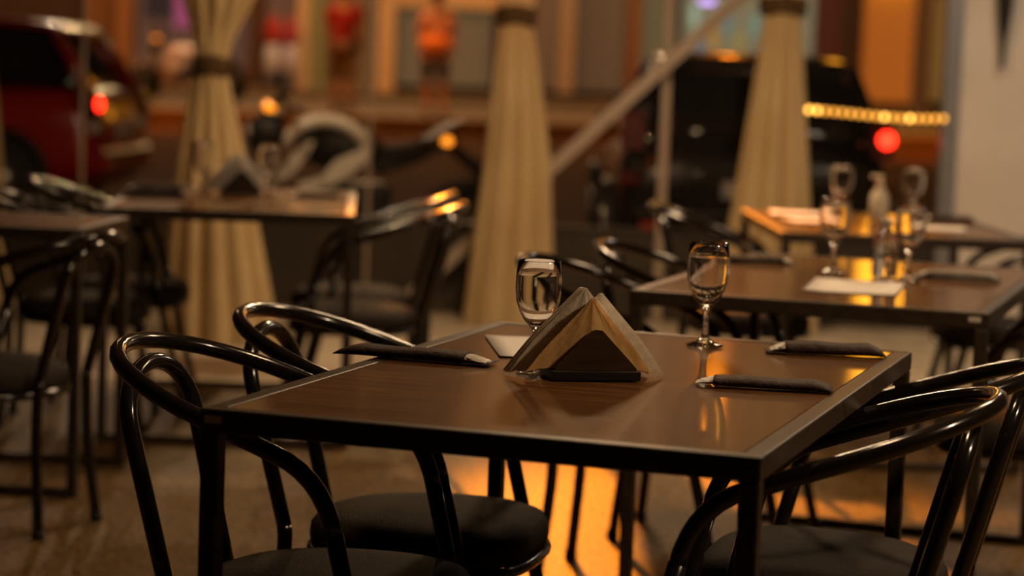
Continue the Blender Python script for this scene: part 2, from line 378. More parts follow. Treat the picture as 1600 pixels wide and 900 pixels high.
TM = make_table('dining_table', 'dark table at the left edge, mostly out of the picture', (-1.985, 6.45), 0.08, L=0.55, sticker=None)

# ------------------------------------------------------------------ chairs
SH = dict(w=.229, d=.2328, zb=.7723, s=.3476, xf=.3518, wf=.237, xl=.5783, wl=.230, lw=.1242, lx=.2622, lsw=.1179, lz=.0567)
OX = 0.36      # the seat centre lies this far in front of the top of the back
R_T = 0.0140
def arm_pts(side):
    P = []
    for i in range(10):
        t = i / 9 * PI / 2
        x = SH['d'] * (1 - math.cos(t)); P.append(Vector((x, side * SH['w'] * math.sin(t), SH['zb'] - SH['s'] * x)))
    for k in (.33, .66, 1.0):
        x = SH['d'] + (SH['xf'] - SH['d']) * k
        P.append(Vector((x, side * (SH['w'] + (SH['wf'] - SH['w']) * k), SH['zb'] - SH['s'] * x)))
    top = P[-1]; foot = Vector((SH['xl'], side * SH['wl'], 0.0)); ctrl = top + Vector((.075, 0, -.075 * SH['s']))
    end = ctrl + (foot - ctrl).normalized() * .09
    for t in (.15, .3, .45, .6, .75, .9, 1.0): P.append(top * (1 - t) ** 2 + ctrl * 2 * t * (1 - t) + end * t * t)
    return P, end, foot
def make_chair(label, group):
    t = thing('dining_chair', label, 'chair', group=group)
    off = Vector((-OX, 0, 0))
    A, endA, footA = arm_pts(1); B, endB, footB = arm_pts(-1)
    tube('arm_rail', [p + off for p in reversed(B[1:])] + [p + off for p in A], R_T, M_TUBE, t, 12)
    for e, f in ((endA, footA), (endB, footB)):
        f2 = f + Vector((0, 0, .012))
        tube('leg', [e + off + (f2 - e) * k for k in (0, .25, .5, .75, 1)], R_T, M_TUBE, t, 12)
        tube('foot_cap', [f2 + off + Vector((0, 0, .012)), f + off], R_T * 1.15, M_RUBBER, t, 12)
    # inner back hoop that runs down into the rear legs
    xt, zt = .036, SH['zb'] - .030
    def up(side):
        P = []
        for i in range(8):
            a_ = i / 7 * PI / 2; z = zt - SH['lz'] * 1.6 * (1 - math.cos(a_))
            P.append(Vector((xt + SH['lx'] * (zt - z), side * SH['lw'] * math.sin(a_), z)))
        z1 = P[-1].z
        for k in (.2, .4, .6, .8, 1.0):
            z = z1 + (.40 - z1) * k; P.append(Vector((xt + SH['lx'] * (zt - z), side * (SH['lw'] + (SH['lsw'] - SH['lw']) * k), z)))
        return P
    U, D = up(1), up(-1)
    tube('back_hoop', [p + off for p in reversed(D[1:])] + [p + off for p in U], R_T, M_TUBE, t, 12)
    for s_, P in ((1, U), (-1, D)):
        p0 = P[-1]; prev = P[-2]
        foot = Vector((.105, s_ * .145, .012))
        pts = catmull([prev, p0, Vector((.128, s_ * .122, .345)), Vector((.126, s_ * .128, .22)), foot], 4)[4:]
        tube('leg', [p + off for p in pts], R_T, M_TUBE, t, 12)
        tube('foot_cap', [foot + off + Vector((0, 0, .012)), foot + off - Vector((0, 0, .012))], R_T * 1.15, M_RUBBER, t, 12)
    # seat outline: rounded back, flatter front
    def outline(sc_):
        pts = []
        for k in range(40):
            a_ = 2 * PI * k / 40; c, s_ = math.cos(a_), math.sin(a_)
            e = 2.9 if c > 0 else 2.25
            r = (abs(c / .212) ** e + abs(s_ / .222) ** e) ** (-1 / e)
            wid = 1.0 + 0.10 * (r * c / .212)
            pts.append((r * c * sc_, r * s_ * wid * sc_))
        return pts
    prof = [(0.90, .362), (0.985, .368), (1.0, .385), (0.99, .402), (0.94, .417), (0.80, .428), (0.55, .434), (0.25, .436)]
    V = []; Fc = []
    for sc_, z in prof:
        for (x, y) in outline(sc_): V.append((x, y, z))
    n = 40
    for i in range(len(prof) - 1):
        for k in range(n):
            k2 = (k + 1) % n; Fc.append((i * n + k, i * n + k2, (i + 1) * n + k2, (i + 1) * n + k))
    Fc.append(tuple(range(n))); Fc.append(tuple((len(prof) - 1) * n + k for k in range(n)))
    obj('seat', V, Fc, M_SEAT, t)
    tube('seat_ring', [Vector((x, y, .356)) for x, y in outline(0.975)], .011, M_TUBE, t, 10, closed=True)
    return t
chair0 = make_chair('', '')
chair_used = [False]
def chair(ax, ay, yaw, label, group):
    loc = (ax + OX * math.cos(yaw), ay + OX * math.sin(yaw), 0)
    if not chair_used[0]:
        chair_used[0] = True
        chair0.location = loc; chair0.rotation_euler = (0, 0, yaw); chair0['label'] = label; chair0['group'] = group
        return chair0
    return dup(chair0, loc, yaw, label, group)
G = 'black bent tube dining chairs'
chair(-0.616, 3.775, -0.2809, 'black bent-tube chair nearest the camera on the left of the foreground table', G)
chair(-0.488, 4.299, -0.2453, 'second black bent-tube chair on the left of the foreground table, behind the nearest one', G)
chair(0.737, 3.470, 2.9599, 'black bent-tube chair nearest the camera on the right of the foreground table', G)
chair(0.9085, 3.899, 2.864, 'black bent-tube chair at right edge, behind the nearest chair right of the foreground table', G)
chair(0.030, 5.73, -0.31, 'black bent-tube chair on the left of second table, right behind the wine glass and napkins', G)
chair(0.235, 6.28, -0.31, 'black bent-tube chair on the left of second table, the farther of its two', G)
chair(1.62, 5.62, 2.85, 'black bent-tube chair at the right edge beside second table with clear bottle', G)
chair(0.475, 8.15, -0.05, 'black bent-tube chair on the left of the farthest right table', G)
chair(2.03, 8.0, 3.1, 'black bent-tube chair at right edge beside farthest table, before white wall', G)
chair(-0.165, 7.72, 3.08, 'black bent-tube chair on the right of the left-hand table, the nearer of its two', G)
chair(-0.215, 8.30, 3.08, 'black bent-tube chair on the right of the left-hand table, the farther of its two', G)
chair(-1.73, 8.32, 0.06, 'black bent-tube chair on the left of the left-hand table, the farther of its two', G)
chair(-1.78, 7.72, 0.06, 'black bent-tube chair on the left of the left-hand table, the nearer of its two', G)
chair(-1.03, 5.93, 2.80, 'black bent-tube chair turned away at the far left, before the table at the left edge', G)

# ------------------------------------------------------------------ tableware
def make_glass(name, label, loc, h=0.18, group='stemmed glasses on the tables'):
    k = h / 0.18; t = 0.0016
    out = [(0.0, 0.0), (0.030, 0.0), (0.0325, 0.0015), (0.031, 0.004), (0.018, 0.0075), (0.009, 0.013), (0.0058, 0.024), (0.0052, 0.045), (0.0062, 0.058),
           (0.0085, 0.066), (0.013, 0.073), (0.022, 0.083), (0.030, 0.097), (0.0355, 0.114), (0.0375, 0.133), (0.0370, 0.155), (0.0345, 0.1795)]
    inn = [(0.0338, 0.1803), (0.0330, 0.1795), (0.0354, 0.155), (0.0358, 0.133), (0.0338, 0.114), (0.0282, 0.097), (0.020, 0.0845), (0.010, 0.077), (0.0, 0.0755)]
    o = lathe(name, [(r * k, z * k) for r, z in out + inn], M_GLASS, None, 40, (loc[0], loc[1], loc[2]))
    return tag(o, label, 'wine glass', group)
Z = 0.7512
make_glass('wine_glass', 'stemmed clear glass on the foreground table, behind the paper napkins', (0.043, 3.757, Z))
make_glass('wine_glass', 'stemmed clear glass standing alone on the foreground table, far from the napkins', (0.352, 4.190, Z), 0.186)
make_glass('wine_glass', 'stemmed glass on second table, to the left of the clear bottle', (0.806, 5.86, Z), 0.190)
make_glass('wine_glass', 'stemmed glass on second table, to the right of the clear bottle', (0.968, 5.70, Z), 0.190)
make_glass('wine_glass', 'stemmed glass on the farthest right table, left of the cloudy pump bottle', (1.130, 8.10, Z), 0.186)
make_glass('wine_glass', 'stemmed glass on the farthest right table, right of the cloudy pump bottle', (1.390, 8.16, Z), 0.186)
make_glass('wine_glass', 'stemmed glass on the left-hand table, left of its white napkins', (-1.092, 8.13, Z), 0.184)
make_glass('wine_glass', 'stemmed glass on the left-hand table, right of its white napkins', (-0.865, 8.14, Z), 0.184)

# napkin holder: base, two triangular plates, and the corner-up napkins between them
def napkin_set(loc, rz, label, nap_label, nap_group, count, small=False, mats=(M_NAPKIN2, M_NAPKIN), spread=0.048):
    t = thing('napkin_holder', label, 'napkin holder', (loc[0], loc[1], Z), rz)
    b = 0.072
    box('base', (-b, -0.006, 0.0), (b, spread + 0.034, 0.015), M_HBASE, t, 0.0015)
    tri = [(-0.066, 0.0152), (0.066, 0.0152), (0.066, 0.019), (0.008, 0.079), (-0.002, 0.0805), (-0.010, 0.078), (-0.066, 0.019)]
    extrude('side_plate', tri, 0.000, 0.004, M_HOLDER, t)
    extrude('side_plate', tri, spread + 0.025, spread + 0.029, M_HOLDER, t)
    rnd = random.Random(3 + int(loc[0] * 100))
    for i in range(count):
        u = i / max(count - 1, 1); y0 = 0.0075 + u * (spread - 0.004)
        front = (i == 0)
        # pieces slide sideways into two sheaves
        if u < 0.5:
            g_ = u / 0.5; sh = -0.008 + 0.020 * g_; hh = 0.110 + 0.011 * g_; hw = 0.100 + 0.016 * g_
        else:
            sh = -0.013 - 0.005 * u; hh = 0.1265; hw = 0.116
        sh += rnd.uniform(-.0014, .0014); hh += rnd.uniform(-.001, .001); hw += rnd.uniform(-.0015, .0015)
        zb = 0.0162; V = []; Fc = []
        nu = 13; rows = 7
        for layer in range(2):
            for r_ in range(rows):
                q = r_ / (rows - 1); wv = hw * (1 - q) + 0.0025 * q
                for c_ in range(nu):
                    s_ = c_ / (nu - 1) * 2 - 1
                    x = s_ * wv; z = zb + q * hh
                    yy = 0.0007 * math.sin(9 * s_ + 5 * q + 0.15 * i) * (0.4 + abs(s_)) + 0.0016 * layer
                    # free tips lean outwards and sag a little
                    tip = max(0.0, abs(x) - 0.062) / 0.054
                    yy += (u - 0.45) * 0.010 * tip + 0.20 * abs(x)
                    z -= 0.013 * tip * tip
                    V.append((x + sh, y0 + yy, max(z, 0.0012 + 0.0002 * i)))
        nl = nu * rows
        for layer in range(2):
            o_ = layer * nl
            for r_ in range(rows - 1):
                for c_ in range(nu - 1):
                    a_ = o_ + r_ * nu + c_; Fc.append((a_, a_ + 1, a_ + nu + 1, a_ + nu))
        ring = [c_ for c_ in range(nu)] + [r_ * nu + nu - 1 for r_ in range(1, rows)] + [(rows - 1) * nu + c_ for c_ in range(nu - 2, -1, -1)] + [r_ * nu for r_ in range(rows - 2, 0, -1)]
        for q in range(len(ring)):
            a_, b_ = ring[q], ring[(q + 1) % len(ring)]; Fc.append((a_, b_, b_ + nl, a_ + nl))
        o = obj('paper_napkin', V, Fc, mats[0] if (front or i == 1) else mats[1], None, smooth=False)
        o.location = (loc[0], loc[1], Z); o.rotation_euler = (0, 0, rz)
        if front: tag(o, nap_label[0], 'napkin', nap_group)
        elif i == count - 1: tag(o, nap_label[2], 'napkin', nap_group)
        else: tag(o, nap_label[1], 'napkin', nap_group)
    return t
napkin_set((0.1385, 3.668), math.radians(12), 'black wooden napkin holder with triangular sides on the foreground table',
           ('foremost cream paper napkin, painted with golden light, in the holder on the foreground table', 'cream paper napkin inside the sheaf in the holder on the foreground table',
            'rearmost cream paper napkin in the holder on the foreground table, nearest the glass'), 'paper napkins in the foreground holder', 18)
napkin_set((-0.972, 8.27), math.radians(12), 'dark napkin holder with white napkins on the left-hand table',
           ('foremost white paper napkin in the holder on the left-hand table', 'white paper napkin inside the sheaf on the left-hand table', 'rearmost white paper napkin in the holder on the left-hand table'),
           'white napkins on the left-hand table', 6, mats=(M_WHITEP, M_WHITEP))

# cutlery pouches
def pouch(a, b, label, width=0.066, hgt=0.017, white='b', group='dark cutlery pouches on the tables', z=Z, flap=True, m=None):
    m = m or M_POUCH
    a, b = Vector((a[0], a[1], 0)), Vector((b[0], b[1], 0)); d = b - a; L = d.length; rz = math.atan2(d.y, d.x)
    t = thing('cutlery_pouch', label, 'cutlery pouch', (a.x, a.y, z), rz, group)
    rev = (white == 'a')
    def X(u): return (1 - u) * L if rev else u * L
    # body: pillow-shaped flat tube
    V = []; Fc = []; nu, nk = 25, 20
    L0, L1 = 0.0, 0.84
    for i in range(nu):
        q = i / (nu - 1); u = L0 + (L1 - L0) * q
        th = hgt * (0.22 + 0.78 * min(1, (q / 0.16)) ** 0.6) * (1 + 0.05 * math.sin(11 * q))
        wd = width * (0.97 + 0.03 * math.sin(5 * q + 1))
        for k in range(nk):
            a_ = 2 * PI * k / nk; c, s_ = math.cos(a_), math.sin(a_)
            y = math.copysign(abs(c) ** 0.55, c) * wd / 2; zz = th / 2 + math.copysign(abs(s_) ** 0.75, s_) * th / 2
            V.append((X(u), y, zz + 0.0002))
    for i in range(nu - 1):
        for k in range(nk):
            k2 = (k + 1) % nk; Fc.append((i * nk + k, i * nk + k2, (i + 1) * nk + k2, (i + 1) * nk + k))
    Fc.append(tuple(range(nk))); Fc.append(tuple((nu - 1) * nk + k for k in range(nk)))
    obj('sleeve', V, Fc, m, t)
    # crumpled white tissue poking out of the mouth
    V = []; Fc = []; nu, nk = 9, 14; rnd = random.Random(int(L * 1e5))
    for i in range(nu):
        q = i / (nu - 1); u = 0.80 + 0.165 * q
        th = hgt * 0.82 * (1 - 0.75 * q ** 2); wd = width * 0.74 * (1 - 0.30 * q)
        for k in range(nk):
            a_ = 2 * PI * k / nk; c, s_ = math.cos(a_), math.sin(a_); j = 1 + rnd.uniform(-.10, .10)
            V.append((X(u + rnd.uniform(-.006, .006)), c * wd / 2 * j, hgt * 0.06 + th / 2 + s_ * th / 2 * j + 0.0006))
    for i in range(nu - 1):
        for k in range(nk):
            k2 = (k + 1) % nk; Fc.append((i * nk + k, i * nk + k2, (i + 1) * nk + k2, (i + 1) * nk + k))
    Fc.append(tuple(range(nk))); Fc.append(tuple((nu - 1) * nk + k for k in range(nk)))
    n_ = obj('napkin_tip', V, Fc, M_WHITEP, t, smooth=False); n_['label'] = 'crumpled white tissue tip'
    if flap:
        V = []; Fc = []
        for i in range(7):
            u = 0.80 + 0.20 * i / 6
            for jx in range(5):
                y = (jx / 4 - .5) * width
                zz = 0.0004 + 0.0035 * abs(math.sin(jx * 1.3 + i * 0.5)) * (i / 6) * 0.8
                V.append((X(u), y, zz)); 
        for i in range(7):
            u = 0.80 + 0.20 * i / 6
            for jx in range(5):
                y = (jx / 4 - .5) * width
                zz = 0.0012 + 0.0035 * abs(math.sin(jx * 1.3 + i * 0.5)) * (i / 6) * 0.8
                V.append((X(u), y, zz))
        for base in (0, 35):
            for i in range(6):
                for jx in range(4):
                    p = base + i * 5 + jx; Fc.append((p, p + 1, p + 6, p + 5))
        ring = [0, 1, 2, 3, 4, 9, 14, 19, 24, 29, 34, 33, 32, 31, 30, 25, 20, 15, 10, 5]
        for q in range(20): Fc.append((ring[q], ring[(q + 1) % 20], ring[(q + 1) % 20] + 35, ring[q] + 35))
        obj('flap', V, Fc, m, t)
    return t
pouch((-0.285, 3.90), (-0.026, 3.815), 'dark brown cutlery pouch on the left side of the foreground table', white='b')
pouch((0.290, 3.675), (0.511, 3.645), 'dark brown cutlery pouch on the foreground table nearest its right front corner', white='a', hgt=0.015, flap=False)
pouch((0.457, 4.145), (0.668, 4.135), 'plump brown cutlery pouch at the far right corner of the foreground table', white='a', hgt=0.020)
pouch((0.545, 6.10), (0.738, 6.10), 'dark cutlery pouch on the left part of second table', white='b')
M_GREY = noisy('grey_pouch_paper', (0.13, 0.115, 0.095), (0.19, 0.17, 0.14), (40, 40, 40), 0.4, 0.5, 0.4, 120)
pouch((1.013, 5.86), (1.214, 5.79), 'grey cutlery pouch on the right part of second table', white='a', m=M_GREY, hgt=0.02)
pouch((1.44, 8.28), (1.63, 8.27), 'dark cutlery pouch on the right of the farthest table, by the white wall', white='a')
pouch((-1.352, 7.96), (-1.125, 7.97), 'lower of two dark cutlery pouches stacked on the left-hand table', white='a', hgt=0.02, width=0.09)
pouch((-1.335, 7.97), (-1.115, 7.98), 'upper of two dark cutlery pouches stacked on the left-hand table', white='a', hgt=0.018, width=0.08, z=Z + 0.0225)
pouch((-0.80, 8.20), (-0.615, 8.26), 'dark cutlery pouch on the right part of the left-hand table', white='a', hgt=0.018)

# paper slips
def ruled():
    m = mat('ruled_white_paper', (0.72, 0.66, 0.58), 0.7); nt = m.node_tree; N = nt.nodes; L = nt.links; b = N['Principled BSDF']
    tc = N.new('ShaderNodeTexCoord'); wv = N.new('ShaderNodeTexWave'); wv.bands_direction = 'Y'; wv.inputs['Scale'].default_value = 20.0
    L.new(tc.outputs['Object'], wv.inputs['Vector'])
    r = N.new('ShaderNodeValToRGB'); r.color_ramp.elements[0].position = 0.0; r.color_ramp.elements[0].color = (0.50, 0.45, 0.40, 1)
    r.color_ramp.elements[1].position = 0.18; r.color_ramp.elements[1].color = (0.86, 0.82, 0.76, 1)
    L.new(wv.outputs['Fac'], r.inputs[0]); L.new(r.outputs[0], b.inputs['Base Color']); return m
M_RULED = ruled()
M_SHEET = mat('plain_white_paper', (0.86, 0.80, 0.72), 0.7)
def slip(cx, cy, wx, ly, rz, label, m=M_SHEET, curl=0.0012):
    nx, ny = 6, 8; V = []; Fc = []
    for layer in range(2):
        for j in range(ny):
            for i in range(nx):
                x, y = (i / (nx - 1) - .5) * wx, (j / (ny - 1) - .5) * ly
                V.append((x, y, 0.0003 + layer * 0.0003 + curl * (abs(2 * x / wx) ** 3) * (abs(2 * y / ly) ** 3)))
    n = nx * ny
    for layer in range(2):
        for j in range(ny - 1):
            for i in range(nx - 1):
                p = layer * n + j * nx + i; Fc.append((p, p + 1, p + nx + 1, p + nx))
    ring = list(range(nx)) + [j * nx + nx - 1 for j in range(1, ny)] + [(ny - 1) * nx + i for i in range(nx - 2, -1, -1)] + [j * nx for j in range(ny - 2, 0, -1)]
    for q in range(len(ring)): Fc.append((ring[q], ring[(q + 1) % len(ring)], ring[(q + 1) % len(ring)] + n, ring[q] + n))
    o = obj('paper_slip', V, Fc, m, None); o.location = (cx, cy, Z); o.rotation_euler = (0, 0, rz)
    return tag(o, label, 'paper', 'paper slips on the tables')
slip(0.046, 4.080, 0.155, 0.30, 0.10, 'white ruled paper slip on the foreground table beside the glass stem', M_RULED)
slip(0.810, 5.50, 0.215, 0.345, -0.22, 'white paper sheet lying on second table in front of the bottle')
slip(1.02, 8.37, 0.21, 0.20, -0.10, 'white paper sheet on the left part of the farthest right table, upper of two')
slip(1.03, 7.97, 0.19, 0.20, 0.15, 'white paper sheet on the left part of the farthest right table, lower of two')
slip(1.43, 7.80, 0.17, 0.20, -0.05, 'white paper sheet on the farthest right table, right of the glasses')

# bottles
t = thing('dispenser_bottle', 'clear plastic bottle standing between the glasses on second table', 'bottle', (0.926, 5.80, Z))
lathe('body', [(0, 0), (0.028, 0), (0.031, 0.004), (0.031, 0.085), (0.026, 0.104), (0.013, 0.118), (0.012, 0.128), (0.0, 0.128)], M_PLASTIC, t, 28)
lathe('cap', [(0, 0.126), (0.0145, 0.126), (0.0145, 0.142), (0.011, 0.146), (0.0, 0.146)], mat('translucent_cap', (0.55, 0.5, 0.44), 0.3), t, 20)
t = thing('pump_bottle', 'cloudy white pump bottle on the farthest right table', 'bottle', (1.262, 8.085, Z))
lathe('body', [(0, 0), (0.030, 0), (0.034, 0.005), (0.034, 0.075), (0.027, 0.098), (0.014, 0.112), (0.013, 0.122), (0, 0.122)], M_CLOUDY, t, 28)
lathe('pump_collar', [(0, 0.120), (0.015, 0.120), (0.015, 0.134), (0.006, 0.136), (0.005, 0.150), (0, 0.150)], M_CLOUDY, t, 20)
box('pump_nozzle', (-0.034, -0.007, 0.148), (0.010, 0.007, 0.160), M_CLOUDY, t, 0.003)

# ------------------------------------------------------------------ curtains gathered at the clear wall
def curtain(label, Y, prof, tie_z, pleats=9, seed=1, ztop=2.72):
    """prof: list of (z, x centre, half width); gathered in the tie"""
    rnd = random.Random(seed)
    t = thing('gathered_curtain', label, 'curtain', (prof[0][1], Y, 0), 0, 'cream curtains tied along the clear wall')
    x0 = prof[0][1]
    prof = sorted(prof)
    def at(z):
        for i in range(len(prof) - 1):
            if prof[i][0] <= z <= prof[i + 1][0]:
                u = (z - prof[i][0]) / (prof[i + 1][0] - prof[i][0]); u2 = u * u * (3 - 2 * u) if False else u
                return [prof[i][k] + (prof[i + 1][k] - prof[i][k]) * u2 for k in (1, 2)]
        return list(prof[-1][1:]) if z > prof[-1][0] else list(prof[0][1:])
    rows, n = 60, 120; V = []; Fc = []
    ph = [rnd.uniform(0, 6.28) for _ in range(4)]
    z_lo = prof[0][0]
    for r_ in range(rows):
        z = z_lo + (ztop - z_lo) * r_ / (rows - 1)
        cx, hw = at(z); depth = max(0.055, hw * 0.55)
        for k in range(n):
            a_ = 2 * PI * k / n
            amp = 0.46 + 0.16 * math.sin(2 * a_ + ph[1])
            q_ = abs(math.sin(0.5 * (pleats * a_ + 0.9 * math.sin(a_ + ph[3]) + ph[0] + 0.35 * math.sin(2.2 * z + ph[2]))))
            wob = 1.12 - amp * (1 - q_) ** 1.4 + 0.03 * math.sin((2 * pleats + 3) * a_ + ph[3])
            V.append((cx - x0 + math.cos(a_) * hw * (0.84 + 0.16 * wob), math.sin(a_) * depth * wob, z))
    for r_ in range(rows - 1):
        for k in range(n):
            k2 = (k + 1) % n; Fc.append((r_ * n + k, r_ * n + k2, (r_ + 1) * n + k2, (r_ + 1) * n + k))
    obj('cloth', V, Fc, M_CURTAIN, t)
    cx, hw = at(tie_z); P = []
    V = []; Fc = []; n = 28; levels = [(-0.045, 1.02), (-0.035, 1.16), (-0.01, 1.10), (0.012, 1.17), (0.035, 1.12), (0.045, 1.0)]
    for dz, k_ in levels:
        for k in range(n):
            a_ = 2 * PI * k / n
            V.append((cx - x0 + math.cos(a_) * hw * 1.08 * k_, math.sin(a_) * max(0.045, hw * .42) * 1.35 * k_, tie_z + dz + 0.006 * math.sin(3 * a_)))
    for i in range(len(levels) - 1):
        for k in range(n):
            k2 = (k + 1) % n; Fc.append((i * n + k, i * n + k2, (i + 1) * n + k2, (i + 1) * n + k))
    tb = obj('tieback', V, Fc, M_TIE, t); tb['label'] = 'brown tieback'
    return t
curtain('cream curtain tied low with a brown band, behind the left-hand table', 10.1,
        [(0.004, -1.267, 0.262), (0.40, -1.295, 0.205), (0.78, -1.320, 0.152), (1.05, -1.330, 0.095), (1.19, -1.332, 0.066), (1.30, -1.325, 0.085), (1.47, -1.311, 0.152), (2.0, -1.30, 0.30), (2.72, -1.30, 0.42)], 1.19, 11, 4)
curtain('cream curtain tied high in the middle of the clear wall, behind the napkins', 11.2,
        [(0.004, -0.012, 0.222), (0.78, 0.002, 0.158), (1.30, -0.020, 0.100), (1.46, -0.030, 0.078), (1.60, -0.03, 0.10), (2.1, 0.0, 0.30), (2.72, 0.0, 0.45)], 1.475, 9, 9)
curtain('cream curtain tied high beside the farthest right table', 11.2,
        [(0.004, 1.215, 0.27), (0.58, 1.232, 0.190), (1.30, 1.242, 0.110), (1.54, 1.241, 0.090), (1.70, 1.24, 0.12), (2.2, 1.24, 0.30), (2.72, 1.24, 0.45)], 1.57, 10, 13)
curtain('cream curtain cut off by the left edge of the picture', 11.2,
        [(0.004, -2.66, 0.25), (0.94, -2.64, 0.15), (1.46, -2.64, 0.08), (1.7, -2.64, 0.12), (2.72, -2.64, 0.45)], 1.46, 8, 21)

# string of warm bulbs along the clear wall
st = thing('string_lights', 'string of warm glowing bulbs across the clear wall at right', 'string lights', (1.33, 11.40, 1.08))
M_BULB = mat('warm_bulb', (0.9, 0.6, 0.2), 0.3, emit=(1.0, 0.40, 0.045), es=2.6)
M_BULB2 = mat('bright_warm_bulb', (0.9, 0.6, 0.2), 0.3, emit=(1.0, 0.46, 0.07), es=6.0)
pts = []
NB = 19
for i in range(NB):
    u = i / (NB - 1); pts.append(Vector((0.74 * u, 0, 0.004 - 0.020 * u + 0.005 * math.sin(6 * u) - 0.01 * math.sin(PI * u))))
tube('cord', [p + Vector((0, 0, .010)) for p in pts], 0.003, M_IRON, st, 6)
b0 = lathe('bulb', [(0, -0.018), (0.009, -0.014), (0.012, 0.0), (0.009, 0.009), (0.0, 0.011)], M_BULB, st, 8); b0.location = pts[0]
me2 = b0.data.copy(); me2.materials[0] = M_BULB2
for i in range(1, NB):
    c = b0.copy(); C.objects.link(c); c.parent = st; c.location = pts[i]
    if i in (2, 3, 11, 14): c.data = me2

# dark tapered ornament hanging on the white wall
o = thing('hanging_ornament', 'dark tapered ornament hanging tip down before the white wall', 'ornament', (2.352, 11.465, 1.31))
lathe('shaft', [(0, 0.0), (0.010, 0.004), (0.011, 0.03), (0.014, 0.12), (0.026, 0.20), (0.038, 0.30), (0.042, 0.40), (0.036, 0.52), (0.0, 0.54)], M_IRON, o, 20)
tube('cord', [(0, 0, 0.53), (0, 0, 1.435)], 0.004, M_IRON, o, 6)

# ------------------------------------------------------------------ vehicles
def loft(name, secs, m, parent, closed_ends=True):
    n = len(secs[0]); V = [p for s_ in secs for p in s_]; Fc = []
    for i in range(len(secs) - 1):
        for k in range(n):
            k2 = (k + 1) % n; Fc.append((i * n + k, i * n + k2, (i + 1) * n + k2, (i + 1) * n + k))
    if closed_ends: Fc.append(tuple(range(n))); Fc.append(tuple((len(secs) - 1) * n + k for k in range(n)))
    return obj(name, V, Fc, m, parent)
def rsec(x, hw, z0, z1, e=4.0, n=28, top=1.0):
    P = []
    for k in range(n):
        a_ = 2 * PI * k / n; c, s_ = math.cos(a_), math.sin(a_); r = (abs(c) ** e + abs(s_) ** e) ** (-1 / e)
        zz = (z0 + z1) / 2 + s_ * r * (z1 - z0) / 2
        q = (zz - z0) / max(z1 - z0, 1e-6)
        P.append((x, c * r * hw * (1 + (top - 1) * q), zz))
    return P
M_DGLASS = mat('dark_car_glass', (0.008, 0.007, 0.007), 0.05, 0, 0.7)
M_TYRE = mat('tyre_rubber', (0.015, 0.014, 0.013), 0.8)
M_RIM = mat('alloy_rim', (0.35, 0.33, 0.31), 0.3, 0.9)
M_TAIL = mat('lit_tail_lamp', (0.6, 0.02, 0.01), 0.3, emit=(1.0, 0.02, 0.008), es=9.0)
M_TAILD = mat('unlit_tail_lamp', (0.10, 0.006, 0.004), 0.25)
M_PLATE = mat('number_plate', (0.5, 0.48, 0.45), 0.5)
M_BLKPL = mat('black_plastic', (0.014, 0.013, 0.013), 0.5)
